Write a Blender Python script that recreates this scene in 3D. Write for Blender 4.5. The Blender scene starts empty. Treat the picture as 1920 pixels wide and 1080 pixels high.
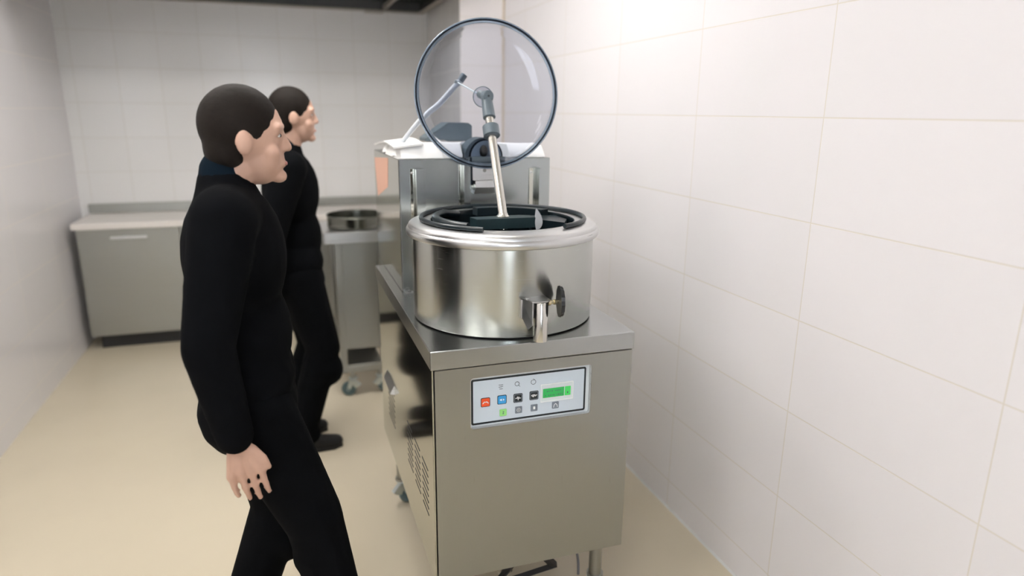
import bpy, bmesh, math, random
from mathutils import Vector, Matrix
random.seed(4)
PI = math.pi
scene = bpy.context.scene
col = scene.collection

# ------------------------------------------------------------------ materials
MATS = {}
def new_mat(name):
    m = bpy.data.materials.new(name); m.use_nodes = True
    MATS[name] = m
    return m, m.node_tree, m.node_tree.nodes['Principled BSDF']

def plain(name, c, rough=.5, metal=0, noise=.0, bump=0, scale=40, coat=0, emit=None, es=0, spec=.5):
    m, nt, b = new_mat(name)
    b.inputs['Base Color'].default_value = (*c, 1)
    b.inputs['Roughness'].default_value = rough
    b.inputs['Metallic'].default_value = metal
    b.inputs['Coat Weight'].default_value = coat; b.inputs['Specular IOR Level'].default_value = spec
    tc = nt.nodes.new('ShaderNodeTexCoord'); n = nt.nodes.new('ShaderNodeTexNoise')
    n.inputs['Scale'].default_value = scale
    nt.links.new(tc.outputs['Object'], n.inputs['Vector'])
    if noise:
        r = nt.nodes.new('ShaderNodeMix'); r.data_type = 'RGBA'
        r.inputs[6].default_value = (*[max(0, x*(1-noise)) for x in c], 1)
        r.inputs[7].default_value = (*[min(1, x*(1+noise)) for x in c], 1)
        nt.links.new(n.outputs['Fac'], r.inputs[0]); nt.links.new(r.outputs[2], b.inputs['Base Color'])
    if bump:
        bp = nt.nodes.new('ShaderNodeBump'); bp.inputs['Strength'].default_value = bump
        bp.inputs['Distance'].default_value = .002
        nt.links.new(n.outputs['Fac'], bp.inputs['Height']); nt.links.new(bp.outputs['Normal'], b.inputs['Normal'])
    if emit:
        b.inputs['Emission Color'].default_value = (*emit, 1); b.inputs['Emission Strength'].default_value = es
    return m

def brushed(name, c, rough, grain, depth=.02, aniso=0, rot=0, rv=.08, cv=.05):
    m, nt, b = new_mat(name)
    b.inputs['Metallic'].default_value = 1
    tc = nt.nodes.new('ShaderNodeTexCoord'); mp = nt.nodes.new('ShaderNodeMapping')
    mp.inputs['Scale'].default_value = grain
    n = nt.nodes.new('ShaderNodeTexNoise'); n.inputs['Scale'].default_value = 1; n.inputs['Detail'].default_value = 3
    nt.links.new(tc.outputs['Object'], mp.inputs['Vector']); nt.links.new(mp.outputs[0], n.inputs['Vector'])
    mr = nt.nodes.new('ShaderNodeMapRange')
    mr.inputs['To Min'].default_value = max(.02, rough-rv); mr.inputs['To Max'].default_value = rough+rv
    nt.links.new(n.outputs['Fac'], mr.inputs['Value']); nt.links.new(mr.outputs[0], b.inputs['Roughness'])
    mx = nt.nodes.new('ShaderNodeMix'); mx.data_type = 'RGBA'
    mx.inputs[6].default_value = (*[x*(1-cv) for x in c], 1); mx.inputs[7].default_value = (*[min(1, x*(1+cv)) for x in c], 1)
    nt.links.new(n.outputs['Fac'], mx.inputs[0]); nt.links.new(mx.outputs[2], b.inputs['Base Color'])
    if depth:
        bp = nt.nodes.new('ShaderNodeBump'); bp.inputs['Strength'].default_value = depth; bp.inputs['Distance'].default_value = .001
        nt.links.new(n.outputs['Fac'], bp.inputs['Height']); nt.links.new(bp.outputs['Normal'], b.inputs['Normal'])
    b.inputs['Anisotropic'].default_value = aniso; b.inputs['Anisotropic Rotation'].default_value = rot
    return m

def tiles(name, axis, c, grout, w, h, ou, oz, mortar=.0035, rough=.22):
    """axis: 'x' = wall whose normal is x (u = y), 'y' = wall whose normal is y (u = x)"""
    m, nt, b = new_mat(name)
    g = nt.nodes.new('ShaderNodeNewGeometry'); s = nt.nodes.new('ShaderNodeSeparateXYZ')
    nt.links.new(g.outputs['Position'], s.inputs[0])
    cb = nt.nodes.new('ShaderNodeCombineXYZ')
    def off(sock, o):
        a = nt.nodes.new('ShaderNodeMath'); a.operation = 'ADD'; a.inputs[1].default_value = o
        nt.links.new(sock, a.inputs[0]); return a.outputs[0]
    nt.links.new(off(s.outputs['Y' if axis == 'x' else 'X'], -ou + 20*w), cb.inputs['X'])
    nt.links.new(off(s.outputs['Z'], -oz + 20*h), cb.inputs['Y'])
    br = nt.nodes.new('ShaderNodeTexBrick'); br.offset = 0; br.squash = 1
    br.inputs['Scale'].default_value = 1; br.inputs['Brick Width'].default_value = w; br.inputs['Row Height'].default_value = h
    br.inputs['Mortar Size'].default_value = mortar; br.inputs['Mortar Smooth'].default_value = .3
    br.inputs['Color1'].default_value = (*c, 1); br.inputs['Color2'].default_value = (*[x*.975 for x in c], 1)
    br.inputs['Mortar'].default_value = (*grout, 1)
    nt.links.new(cb.outputs[0], br.inputs['Vector']); nt.links.new(br.outputs['Color'], b.inputs['Base Color'])
    mr = nt.nodes.new('ShaderNodeMapRange'); mr.inputs['To Min'].default_value = rough; mr.inputs['To Max'].default_value = .8
    nt.links.new(br.outputs['Fac'], mr.inputs['Value']); nt.links.new(mr.outputs[0], b.inputs['Roughness'])
    n = nt.nodes.new('ShaderNodeTexNoise'); n.inputs['Scale'].default_value = 2.2
    nt.links.new(g.outputs['Position'], n.inputs['Vector'])
    b1 = nt.nodes.new('ShaderNodeBump'); b1.inputs['Strength'].default_value = .15; b1.inputs['Distance'].default_value = .01
    nt.links.new(n.outputs['Fac'], b1.inputs['Height'])
    b2 = nt.nodes.new('ShaderNodeBump'); b2.inputs['Strength'].default_value = .35; b2.inputs['Distance'].default_value = .001; b2.invert = True
    nt.links.new(br.outputs['Fac'], b2.inputs['Height']); nt.links.new(b1.outputs[0], b2.inputs['Normal'])
    nt.links.new(b2.outputs[0], b.inputs['Normal'])
    return m

WHITE = (.79, .77, .785)
tiles('tile_right', 'x', WHITE, (.70, .66, .60), .6328, .3, 1.393, .1239, mortar=.0022, rough=.36)
tiles('tile_left', 'x', WHITE, (.68, .63, .58), .6328, .3, .2, .1239, mortar=.0022)
tiles('tile_back', 'y', (.75, .74, .725), (.635, .615, .58), .27, .2385, .415, 2.141-.2385*8)
tiles('tile_pillar_side', 'x', (.75, .74, .725), (.635, .615, .58), .27, .2385, 3.7, 2.141-.2385*8)
tiles('tile_pillar', 'y', (.84, .80, .79), (.70, .66, .62), .6328, .3, .99, .1239)
plain('floor_mat', (.57, .505, .385), .27, noise=.05, bump=.12, scale=3)
plain('ceiling_mat', (.8, .79, .77), .8, noise=.02)
plain('wall_paint', (.72, .70, .68), .7, noise=.02)
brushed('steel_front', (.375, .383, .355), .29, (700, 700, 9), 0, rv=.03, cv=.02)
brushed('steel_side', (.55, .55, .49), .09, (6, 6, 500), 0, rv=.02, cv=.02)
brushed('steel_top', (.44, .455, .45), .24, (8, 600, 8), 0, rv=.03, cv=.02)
brushed('steel_pot', (.54, .555, .53), .26, (9, 9, 1100), 0, rv=.03, cv=.03, aniso=.85, rot=.25)
brushed('steel_rim', (.64, .645, .645), .30, (4, 4, 300), 0, cv=.02)
brushed('steel_housing', (.41, .435, .43), .25, (900, 900, 60), 0, rv=.01, cv=.01)
brushed('steel_polished', (.66, .645, .60), .19, (150, 150, 3), .01, rv=.03)
brushed('steel_dull', (.355, .355, .325), .36, (3, 3, 200), .02)
brushed('zinc', (.62, .68, .68), .32, (40, 40, 40), .02)
brushed('brass', (.78, .70, .48), .25, (60, 60, 60), .01)
brushed('pan_metal', (.20, .205, .18), .22, (2, 2, 150), .02)
plain('nonstick', (.005, .010, .013), .2, noise=.2, bump=.03, scale=30)
plain('rubber_teal', (.008, .016, .021), .28, noise=.1, bump=.02)
plain('bar_plastic', (.016, .036, .042), .36, noise=.1, bump=.05, scale=60)
plain('black_plastic', (.015, .017, .02), .4, noise=.1, bump=.05)
plain('black_paint', (.012, .012, .013), .5, noise=.1, bump=.05)
plain('grey_plastic', (.12, .155, .18), .32, noise=.04)
plain('housing_plastic', (.085, .115, .135), .38, noise=.04)
plain('housing_front', (.20, .26, .32), .35, noise=.03)
plain('dark_outline', (.006, .012, .022), .5, noise=.05, spec=.2)
plain('white_plastic', (.86, .86, .85), .45, noise=.015, bump=.1, scale=15)
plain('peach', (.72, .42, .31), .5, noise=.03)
plain('panel_face', (.60, .68, .75), .38, noise=.01)
plain('panel_rim', (.66, .72, .74), .4, noise=.02)
plain('panel_black', (.006, .014, .02), .35, noise=.1)
plain('btn_red', (.86, .10, .025), .35, noise=.03)
plain('btn_blue', (.05, .36, .74), .35, noise=.03)
plain('btn_green', (.30, .72, .22), .35, noise=.03)
plain('btn_grey', (.20, .235, .28), .4, noise=.03)
plain('icon_white', (.85, .88, .88), .4, noise=.01)
plain('icon_dark', (.08, .10, .13), .5, noise=.02)
plain('lcd_green', (.03, .42, .10), .3, noise=.03, emit=(.03, .55, .12), es=.08)
plain('lcd_bright', (.06, .6, .12), .3, noise=.03, emit=(.05, .8, .15), es=.12)
plain('rubber_wheel', (.08, .13, .14), .5, noise=.1)
plain('cable_mat', (.12, .12, .13), .5, noise=.1)
plain('hood_steel', (.10, .10, .095), .42, metal=.5, noise=.08)
plain('hood_filter', (.03, .032, .03), .45, metal=.5, noise=.2, scale=60)
plain('hood_frame', (.36, .32, .27), .4, metal=.5, noise=.05)
plain('cloth_black', (.0035, .004, .005), .9, noise=.3, bump=.6, scale=22, spec=.05)
plain('cloth_navy', (.005, .011, .018), .9, noise=.2, bump=.6, scale=22, spec=.05)
plain('shoe_black', (.008, .008, .008), .5, noise=.1, spec=.3)
plain('skin', (.56, .35, .26), .5, noise=.06, bump=.05)
plain('hair_mat', (.012, .009, .007), .7, noise=.3, bump=.5, scale=80, spec=.15)
plain('eye_white', (.8, .78, .75), .2, noise=.02)
plain('eye_dark', (.03, .02, .015), .2, noise=.02)
plain('lip_mat', (.42, .18, .15), .5, noise=.04)
plain('lamp_panel', (.9, .9, .9), .5, noise=.01, emit=(1, .97, .93), es=20)
plain('wall_grey', (.33, .32, .30), .6, noise=.04)
plain('added_door_dark', (.06, .055, .05), .5, noise=.1)
plain('sealant', (.62, .63, .62), .5, noise=.05)
plain('counter_mat', (.70, .66, .62), .35, noise=.02)

m, nt, b = new_mat('clear_lid')
b.inputs['Base Color'].default_value = (.74, .77, .84, 1); b.inputs['Roughness'].default_value = .04
b.inputs['Transmission Weight'].default_value = 1; b.inputs['IOR'].default_value = 1.22
n = nt.nodes.new('ShaderNodeTexNoise'); n.inputs['Scale'].default_value = 8
mr = nt.nodes.new('ShaderNodeMapRange'); mr.inputs['To Min'].default_value = .02; mr.inputs['To Max'].default_value = .05
nt.links.new(n.outputs['Fac'], mr.inputs['Value']); nt.links.new(mr.outputs[0], b.inputs['Roughness'])
m, nt, b = new_mat('clear_rim')
b.inputs['Base Color'].default_value = (.42, .52, .64, 1); b.inputs['Roughness'].default_value = .08
b.inputs['Transmission Weight'].default_value = .75; b.inputs['IOR'].default_value = 1.35
n = nt.nodes.new('ShaderNodeTexNoise'); n.inputs['Scale'].default_value = 8
mr = nt.nodes.new('ShaderNodeMapRange'); mr.inputs['To Min'].default_value = .05; mr.inputs['To Max'].default_value = .1
nt.links.new(n.outputs['Fac'], mr.inputs['Value']); nt.links.new(mr.outputs[0], b.inputs['Roughness'])
m, nt, b = new_mat('added_window_glass')
b.inputs['Base Color'].default_value = (.95, .97, 1, 1); b.inputs['Roughness'].default_value = .02
b.inputs['Transmission Weight'].default_value = 1; b.inputs['IOR'].default_value = 1.05

# ------------------------------------------------------------------ helpers
def thing(name, label, cat, loc=(0, 0, 0), group=None):
    o = bpy.data.objects.new(name, None); col.objects.link(o); o.location = loc
    o.empty_display_size = .1
    o['label'] = label; o['category'] = cat
    if group: o['group'] = group
    return o

def wpos(o):
    p = Vector((0, 0, 0))
    while o: p += o.location; o = o.parent
    return p

def obj(name, bm, mats, parent=None, smooth=False, label=None):
    """bm is in world coordinates; shifts it to the parent's frame (parents are never rotated)"""
    me = bpy.data.meshes.new(name)
    # put the origin at the bbox centre
    vs = [v.co for v in bm.verts]
    c = Vector([(min(v[i] for v in vs)+max(v[i] for v in vs))/2 for i in range(3)])
    bmesh.ops.translate(bm, verts=bm.verts, vec=-c)
    bmesh.ops.recalc_face_normals(bm, faces=bm.faces)
    bm.to_mesh(me); bm.free()
    if isinstance(mats, str): mats = [mats]
    for x in mats: me.materials.append(MATS[x])
    if smooth:
        for p in me.polygons: p.use_smooth = True
        me.set_sharp_from_angle(angle=math.radians(38))
    o = bpy.data.objects.new(name, me); col.objects.link(o)
    o.location = c - (wpos(parent) if parent else Vector())
    if parent: o.parent = parent
    if label: o['label'] = label
    return o

def struct(name, bm, mats, parent=None, **k):
    o = obj(name, bm, mats, parent, **k)
    if parent is None: o['kind'] = 'structure'
    return o

def B(): return bmesh.new()

def box(bm, x0, x1, y0, y1, z0, z1, bev=0, mi=0, seg=2):
    t = bmesh.new()
    bmesh.ops.create_cube(t, size=1)
    for v in t.verts:
        v.co = Vector((x0+(v.co.x+.5)*(x1-x0), y0+(v.co.y+.5)*(y1-y0), z0+(v.co.z+.5)*(z1-z0)))
    if bev: bmesh.ops.bevel(t, geom=t.edges[:], offset=bev, segments=seg, affect='EDGES', profile=.5)
    merge(bm, t, mi); return bm

def merge(bm, t, mi=0):
    mp = {}
    for v in t.verts: mp[v] = bm.verts.new(v.co)
    for f in t.faces:
        try:
            g = bm.faces.new([mp[v] for v in f.verts]); g.material_index = mi
        except ValueError: pass
    t.free()

def frame_of(d):
    d = d.normalized(); a = Vector((0, 0, 1)) if abs(d.z) < .9 else Vector((1, 0, 0))
    u = d.cross(a).normalized(); return u, d.cross(u).normalized()

def tube(bm, pts, r, n=16, mi=0, cap=True, closed=False):
    pts = [Vector(p) for p in pts]; N = len(pts)
    rs = r if isinstance(r, (list, tuple)) else [r]*N
    rings = []; pu = None
    for i, p in enumerate(pts):
        if closed: d = pts[(i+1) % N]-pts[i-1]
        else: d = (pts[min(i+1, N-1)]-pts[max(i-1, 0)])
        d.normalize()
        if pu is None: u, v = frame_of(d)
        else:
            u = (pu - d*pu.dot(d)).normalized(); v = d.cross(u)
        pu = u
        rings.append([bm.verts.new(p+rs[i]*(math.cos(2*PI*k/n)*u+math.sin(2*PI*k/n)*v)) for k in range(n)])
    for i in range(N if closed else N-1):
        a, b2 = rings[i], rings[(i+1) % N]
        for k in range(n):
            f = bm.faces.new((a[k], a[(k+1) % n], b2[(k+1) % n], b2[k])); f.material_index = mi
    if cap and not closed:
        for q in (rings[0], rings[-1]):
            f = bm.faces.new(q); f.material_index = mi
    return bm

def lathe(bm, prof, c=(0, 0, 0), M=None, n=96, mi=0, mis=None):
    """prof: list of (r, h); revolve around local z, transform by M then shift c"""
    M = M or Matrix.Identity(3); c = Vector(c); rings = []
    for r, h in prof:
        if r < 1e-6: rings.append([bm.verts.new(M@Vector((0, 0, h))+c)])
        else: rings.append([bm.verts.new(M@Vector((r*math.cos(2*PI*k/n), r*math.sin(2*PI*k/n), h))+c) for k in range(n)])
    for i in range(len(rings)-1):
        a, b2 = rings[i], rings[i+1]
        for k in range(n):
            k2 = (k+1) % n
            if len(a) == 1 and len(b2) == 1: continue
            if len(a) == 1: f = bm.faces.new((a[0], b2[k], b2[k2]))
            elif len(b2) == 1: f = bm.faces.new((a[k], a[k2], b2[0]))
            else: f = bm.faces.new((a[k], a[k2], b2[k2], b2[k]))
            f.material_index = mis[i] if mis else mi
    return bm

def prism(bm, poly, ax, a0, a1, mi=0):
    """extrude a 2D polygon; ax = axis of extrusion, poly coords are the other two axes in xyz order"""
    def P(p, a):
        l = list(p); l.insert(ax, a); return Vector(l)
    A = [bm.verts.new(P(p, a0)) for p in poly]; C = [bm.verts.new(P(p, a1)) for p in poly]
    n = len(poly)
    for i in range(n):
        f = bm.faces.new((A[i], A[(i+1) % n], C[(i+1) % n], C[i])); f.material_index = mi
    for q in (A, C):
        f = bm.faces.new(q); f.material_index = mi
    return bm

def rrect(x0, x1, z0, z1, r, n=6):
    out = []
    for cx, cz, a in ((x1-r, z1-r, 0), (x0+r, z1-r, 90), (x0+r, z0+r, 180), (x1-r, z0+r, 270)):
        for k in range(n+1):
            t = math.radians(a+90*k/n); out.append((cx+r*math.cos(t), cz+r*math.sin(t)))
    return out

def ring_prism(bm, outer, inner, ax, a0, a1, mi=0):
    """outer and inner loops of the same length"""
    def P(p, a):
        l = list(p); l.insert(ax, a); return Vector(l)
    L = [[bm.verts.new(P(p, a)) for p in q] for q in (outer, inner) for a in (a0, a1)]
    o0, o1, i0, i1 = L; n = len(outer)
    for k in range(n):
        j = (k+1) % n
        for q in ((o0[k], o0[j], o1[j], o1[k]), (i0[k], i1[k], i1[j], i0[j]), (o0[k], i0[k], i0[j], o0[j]), (o1[k], o1[j], i1[j], i1[k])):
            f = bm.faces.new(q); f.material_index = mi
    return bm

def arc(cx, cy, z, R, a0, a1, n):
    return [(cx+R*math.cos(math.radians(a0+(a1-a0)*k/n)), cy+R*math.sin(math.radians(a0+(a1-a0)*k/n)), z) for k in range(n+1)]

def bez(p0, p1, p2, p3, n=14):
    out = []
    for k in range(n+1):
        t = k/n; out.append(Vector(p0)*(1-t)**3+3*Vector(p1)*t*(1-t)**2+3*Vector(p2)*t*t*(1-t)+Vector(p3)*t**3)
    return out

# ------------------------------------------------------------------ camera
cam_d = bpy.data.cameras.new('camera'); cam = bpy.data.objects.new('camera', cam_d); col.objects.link(cam)
yaw, pitch, roll = .3263, .2562, .0096
cy_, sy_, cp_, sp_, cr_, sr_ = math.cos(yaw), math.sin(yaw), math.cos(pitch), math.sin(pitch), math.cos(roll), math.sin(roll)
fw = Vector((sy_*cp_, cy_*cp_, -sp_)); rt = Vector((cy_, -sy_, 0)); up = rt.cross(fw)
r2 = cr_*rt+sr_*up; u2 = -sr_*rt+cr_*up
M = Matrix((( r2.x, u2.x, -fw.x), (r2.y, u2.y, -fw.y), (r2.z, u2.z, -fw.z))).to_4x4()
M.translation = Vector((-.1657, -.8208, 1.6334)); cam.matrix_world = M
cam_d.sensor_width = 36; cam_d.lens = 1264.6*36/1920; cam_d.clip_start = .02
cam_d.dof.use_dof = True; cam_d.dof.focus_distance = 1.93; cam_d.dof.aperture_fstop = 1.25
scene.camera = cam

# ------------------------------------------------------------------ room
XL, XR, YB, YF, ZC = -1.55, 1.2934, 4.72, -3.4, 3.05
struct('floor', box(B(), XL-.1, XR+.1, YF-.1, YB+.1, -.1, 0), 'floor_mat')
struct('ceiling', box(B(), XL-.1, XR+.1, YF-.1, YB+.1, ZC, ZC+.1), 'ceiling_mat')
struct('wall_right', box(B(), XR, XR+.1, YF-.1, YB+.1, 0, ZC), 'tile_right')
struct('wall_left', box(B(), XL-.1, XL, YF-.1, YB+.1, 0, ZC), 'tile_left')
struct('wall_back', box(B(), XL, XR, YB, YB+.1, 0, ZC), 'tile_back')
bm = B(); box(bm, .99, XR, 3.70, YB, 0, ZC)
for f in bm.faces: f.material_index = 0 if abs(f.normal.y) > .5 or f.calc_center_median().y < 3.701 else 1
struct('wall_pillar', bm, ['tile_pillar', 'tile_pillar_side'])
# wall behind the camera: unseen window and dark door, added for pot reflections
bm = B()
WX0, WX1, WZ0, WZ1 = -.80, .10, .9, 2.5
DX0, DX1, DZ = .42, 1.22, 2.1
box(bm, XL, WX0, YF-.1, YF, 0, ZC); box(bm, DX0, DX1, YF-.1, YF, DZ, ZC); box(bm, DX1, XR, YF-.1, YF, 0, ZC)
box(bm, WX0, WX1, YF-.1, YF, 0, WZ0); box(bm, WX0, WX1, YF-.1, YF, WZ1, ZC); box(bm, WX1, DX0, YF-.1, YF, 0, ZC)
struct('wall_front', bm, 'wall_grey')
struct('added_door_1', box(B(), DX0, DX1, YF-.07, YF-.03, 0, DZ), 'added_door_dark')  # unseen, added for a dark band in the steel
bm = B(); fx = .05
box(bm, WX0, WX1, YF-.08, YF-.02, WZ0, WZ0+fx); box(bm, WX0, WX1, YF-.08, YF-.02, WZ1-fx, WZ1)
for x in (WX0, (WX0+WX1)/2-fx/2, WX1-fx): box(bm, x, x+fx, YF-.08, YF-.02, WZ0+fx, WZ1-fx)
w = struct('added_window_1', bm, 'white_plastic')
obj('pane', box(B(), WX0+fx, WX1-fx, YF-.052, YF-.048, WZ0+fx, WZ1-fx), 'added_window_glass', w)
# sealant bead where the tiles meet the floor
struct('trim_1', prism(B(), [(XR, 0), (XR-.006, 0), (XR, .008)], 1, YF, 3.70), 'sealant')
# the outer corner of the pillar wall: a cream vertical grout bead
plain('corner_grout', (.60, .51, .40), .6, noise=.04)
struct('trim_2', box(B(), XR-.012, XR, 3.694, 3.70, 0, ZC), 'corner_grout')

# ceiling lights
for i, (x, y) in enumerate(((.35, 1.85), (-.9, 1.85), (-.9, .4), (-.9, -1.2), (-.25, 2.6))):
    t = thing('ceiling_light', ['square light panel in the ceiling over the kettle', 'square light panel in the ceiling above the left aisle by the counter',
              'square light panel in the ceiling above the person nearest the camera', 'square light panel in the ceiling near the added window',
              'square light panel in the ceiling nearest the extractor hood'][i], 'light', (x, y, ZC))
    ring = B(); ring_prism(ring, rrect(x-.31, x+.31, y-.31, y+.31, .01, 1), rrect(x-.285, x+.285, y-.285, y+.285, .005, 1), 2, ZC-.02, ZC)
    obj('frame', ring, 'white_plastic', t)
    obj('diffuser', box(B(), x-.285, x+.285, y-.285, y+.285, ZC-.012, ZC-.004), 'lamp_panel', t)

# ------------------------------------------------------------------ the kettle machine
K = thing('cooking_kettle', 'stainless steel cooking kettle machine with clear round lid raised and digital control panel', 'cooking machine', (.482, 1.4, 0))
X0, X1, Y0, Y1, ZT = .174, .7896, .862, 1.970, 1.006
ZB = .281
# body: side panels, core, front panel with the opening for the controls
HX0, HX1, HZ0, HZ1 = .2855, .6560, .7605, .9165
bm = B()
outer = rrect(X0+.0115, X1-.0035, ZB, .9490, .0015); inner = rrect(HX0, HX1, HZ0, HZ1, .010)
# frame plate: bridge the two loops
ring_prism(bm, outer, inner, 1, .8655, .8675)
box(bm, X0+.0115, X0+.0135, .8675, .895, ZB, .9490); box(bm, X1-.0055, X1-.0035, .8675, .895, ZB, .9490)
box(bm, X0+.0135, X1-.0055, .8675, .895, ZB, ZB+.002); box(bm, X0+.0135, X1-.0055, .8675, .895, .947, .949)
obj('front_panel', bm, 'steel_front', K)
bm = B(); ring_prism(bm, rrect(HX0, HX1, HZ0, HZ1, .010), rrect(HX0+.0015, HX1-.0015, HZ0+.0015, HZ1-.0015, .009), 1, .8675, .885)
obj('panel_recess', bm, 'steel_rim', K, label='folded steel edge around the control panel recess')
obj('body', box(B(), X0+.009, X1-.006, .896, 1.92, ZB, .9515, .002), 'steel_dull', K)
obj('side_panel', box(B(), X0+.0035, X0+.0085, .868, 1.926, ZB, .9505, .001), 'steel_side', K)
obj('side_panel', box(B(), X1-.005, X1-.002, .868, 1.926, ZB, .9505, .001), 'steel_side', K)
obj('back_panel', box(B(), X0+.0065, X1-.005, 1.9205, 1.926, ZB, .9505, .001), 'steel_side', K)
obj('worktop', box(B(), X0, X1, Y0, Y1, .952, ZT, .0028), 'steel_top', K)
# ventilation slots in the left side panel: dark pressed louvres
for (ya, yb, za, zb_, nn) in ((.952, 1.04, .455, .605, 8), (1.078, 1.165, .455, .605, 8), (1.205, 1.30, .46, .605, 8), (1.585, 1.74, .44, .575, 7)):
    for k in range(nn):
        z = za+(zb_-za)*k/(nn-1)
        bm = B(); box(bm, X0+.0028, X0+.0055, ya, yb, z-.0028, z+.0028, .0006)
        obj('vent_slot', bm, 'black_paint', K)
bm = B(); prism(bm, [(X0+.0036, .585), (X0-.012, .588), (X0-.012, .594), (X0+.0036, .622)], 1, 1.575, 1.75)
obj('vent_cover', bm, 'steel_rim', K)

# ---- control panel
s_ = 1.00473
def PX(x): return -.1657+s_*(x+.1657)
def PZ(z): return 1.6334+s_*(z-1.6334)
bx0, bx1, bz0, bz1, yp = PX(.2887), PX(.6390), PZ(.7722), PZ(.9100), .878
bm = B(); box(bm, HX0+.0016, HX1-.0016, yp, yp+.004, HZ0+.0016, HZ1-.0016, .0012)
CP = obj('control_panel', bm, 'panel_rim', K, label='pale control panel with coloured buttons and a green display')
bm = B(); ring_prism(bm, rrect(bx0, bx1, bz0, bz1, .006), rrect(bx0+.0055, bx1-.0055, bz0+.0055, bz1-.0055, .003), 1, yp-.0012, yp)
obj('panel_border', bm, 'panel_black', CP, label='black border line')
bm = B(); prism(bm, rrect(bx0+.0055, bx1-.0055, bz0+.0055, bz1-.0055, .003), 1, yp-.0006, yp)
obj('panel_face', bm, 'panel_face', CP)

yf = yp-.0006
def strokes(bm, cx, cz, lines, w, y, mi):
    """thin flat strokes given as polylines around a centre"""
    for ln in lines:
        for (ax, az), (bx_, bz_) in zip(ln[:-1], ln[1:]):
            d = Vector((bx_-ax, bz_-az)); L = d.length
            if L < 1e-7: continue
            n_ = Vector((-d.y, d.x)).normalized()*w/2; e = d.normalized()*w*.3
            q = [(ax-e.x+n_.x, az-e.y+n_.y), (ax-e.x-n_.x, az-e.y-n_.y), (bx_+e.x-n_.x, bz_+e.y-n_.y), (bx_+e.x+n_.x, bz_+e.y+n_.y)]
            prism(bm, [(cx+a, cz+c) for a, c in q], 1, y-.0004, y, mi)
def circ2(r, n=20, a0=0, a1=360, cx=0, cz=0):
    return [(cx+r*math.cos(math.radians(a0+(a1-a0)*k/n)), cz+r*math.sin(math.radians(a0+(a1-a0)*k/n))) for k in range(n+1)]
def button(name, cx, cz, hs, mats, lines, fills=(), rim=True, w=.0018, label=None):
    bm = B(); y = yf
    if rim:
        prism(bm, rrect(cx-hs, cx+hs, cz-hs, cz+hs, hs*.28), 1, y-.0008, y, 0)
        prism(bm, rrect(cx-hs*.87, cx+hs*.87, cz-hs*.87, cz+hs*.87, hs*.2), 1, y-.0016, y-.0008, 1)
    else:
        prism(bm, rrect(cx-hs, cx+hs, cz-hs, cz+hs, hs*.2), 1, y-.0016, y, 1)
    strokes(bm, cx, cz, lines, w, y-.0016, 2)
    for f in fills: prism(bm, [(cx+a, cz+c) for a, c in f], 1, y-.0020, y-.0016, 2)
    obj(name, bm, mats, CP, label=label)
h = .0138
button('button', PX(.3303), PZ(.8382), h, ['panel_black', 'btn_red', 'icon_white'], [[(-.008, -.003), (-.004, .0015), (-.001, .001)], [(.001, .001), (.004, .0015), (.008, -.003)]], w=.0026, label='red button')
button('button', PX(.3793), PZ(.8398), h, ['panel_black', 'btn_blue', 'icon_white'], [], [[(-.0075, 0), (-.0012, -.0035), (-.0012, .0035)], [(.0075, 0), (.0022, .0035), (.0022, -.0035)]], label='blue button')
wave = [[(-.008, 0), (-.004, 0), (-.002, .005), (0, -.006), (.002, .004), (.004, -.001), (.008, 0)]]
button('button', PX(.4275), PZ(.8384), h, ['panel_black', 'panel_black', 'icon_white'], wave+[circ2(.0001, 1)], w=.0018, label='black button with a wave sign')
button('button', PX(.4764), PZ(.8402), h, ['panel_black', 'panel_black', 'icon_white'], [[(-.008, .001), (-.002, .003), (-.002, -.004), (.002, .003), (.004, -.002), (.008, .002)], [(-.008, .001), (-.004, -.003)]], w=.0024, label='black button with an arrow sign')
for cx in (.4275, .4764):   # pale keyline inside the two black buttons
    bm = B(); c1, c2 = PX(cx), PZ(.8384 if cx < .45 else .8402)
    ring_prism(bm, rrect(c1-h*.86, c1+h*.86, c2-h*.86, c2+h*.86, h*.2), rrect(c1-h*.76, c1+h*.76, c2-h*.76, c2+h*.76, h*.15), 1, yf-.0021, yf-.0016)
    obj('button_keyline', bm, 'btn_grey', CP)
h2 = .0105
button('button', PX(.3828), PZ(.7998), h2, ['btn_green', 'btn_green', 'icon_dark'], [[(-.001, .004), (.002, .002), (-.001, -.001), (.002, -.004), (-.002, -.004)]], rim=False, w=.0013, label='small green button')
button('button', PX(.4296), PZ(.8016), h2, ['btn_grey', 'btn_grey', 'icon_white'], [circ2(.0055, 12), circ2(.0018, 8)], rim=False, w=.0014, label='small grey button with a ring sign')
button('button', PX(.4771), PZ(.8017), h2, ['btn_grey', 'btn_grey', 'icon_white'], [], [rrect(-.0028, .0032, -.0045, .0045, .0015, 3)], rim=False, label='small grey button with a pale dot')
button('button', PX(.5439), PZ(.801), h2, ['btn_grey', 'btn_grey', 'icon_white'], [[(-.006, -.006), (-.0045, .001), (0, .0055), (.0045, .001), (.006, -.006)]], rim=False, w=.0018, label='small grey button with an arch sign')
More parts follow.
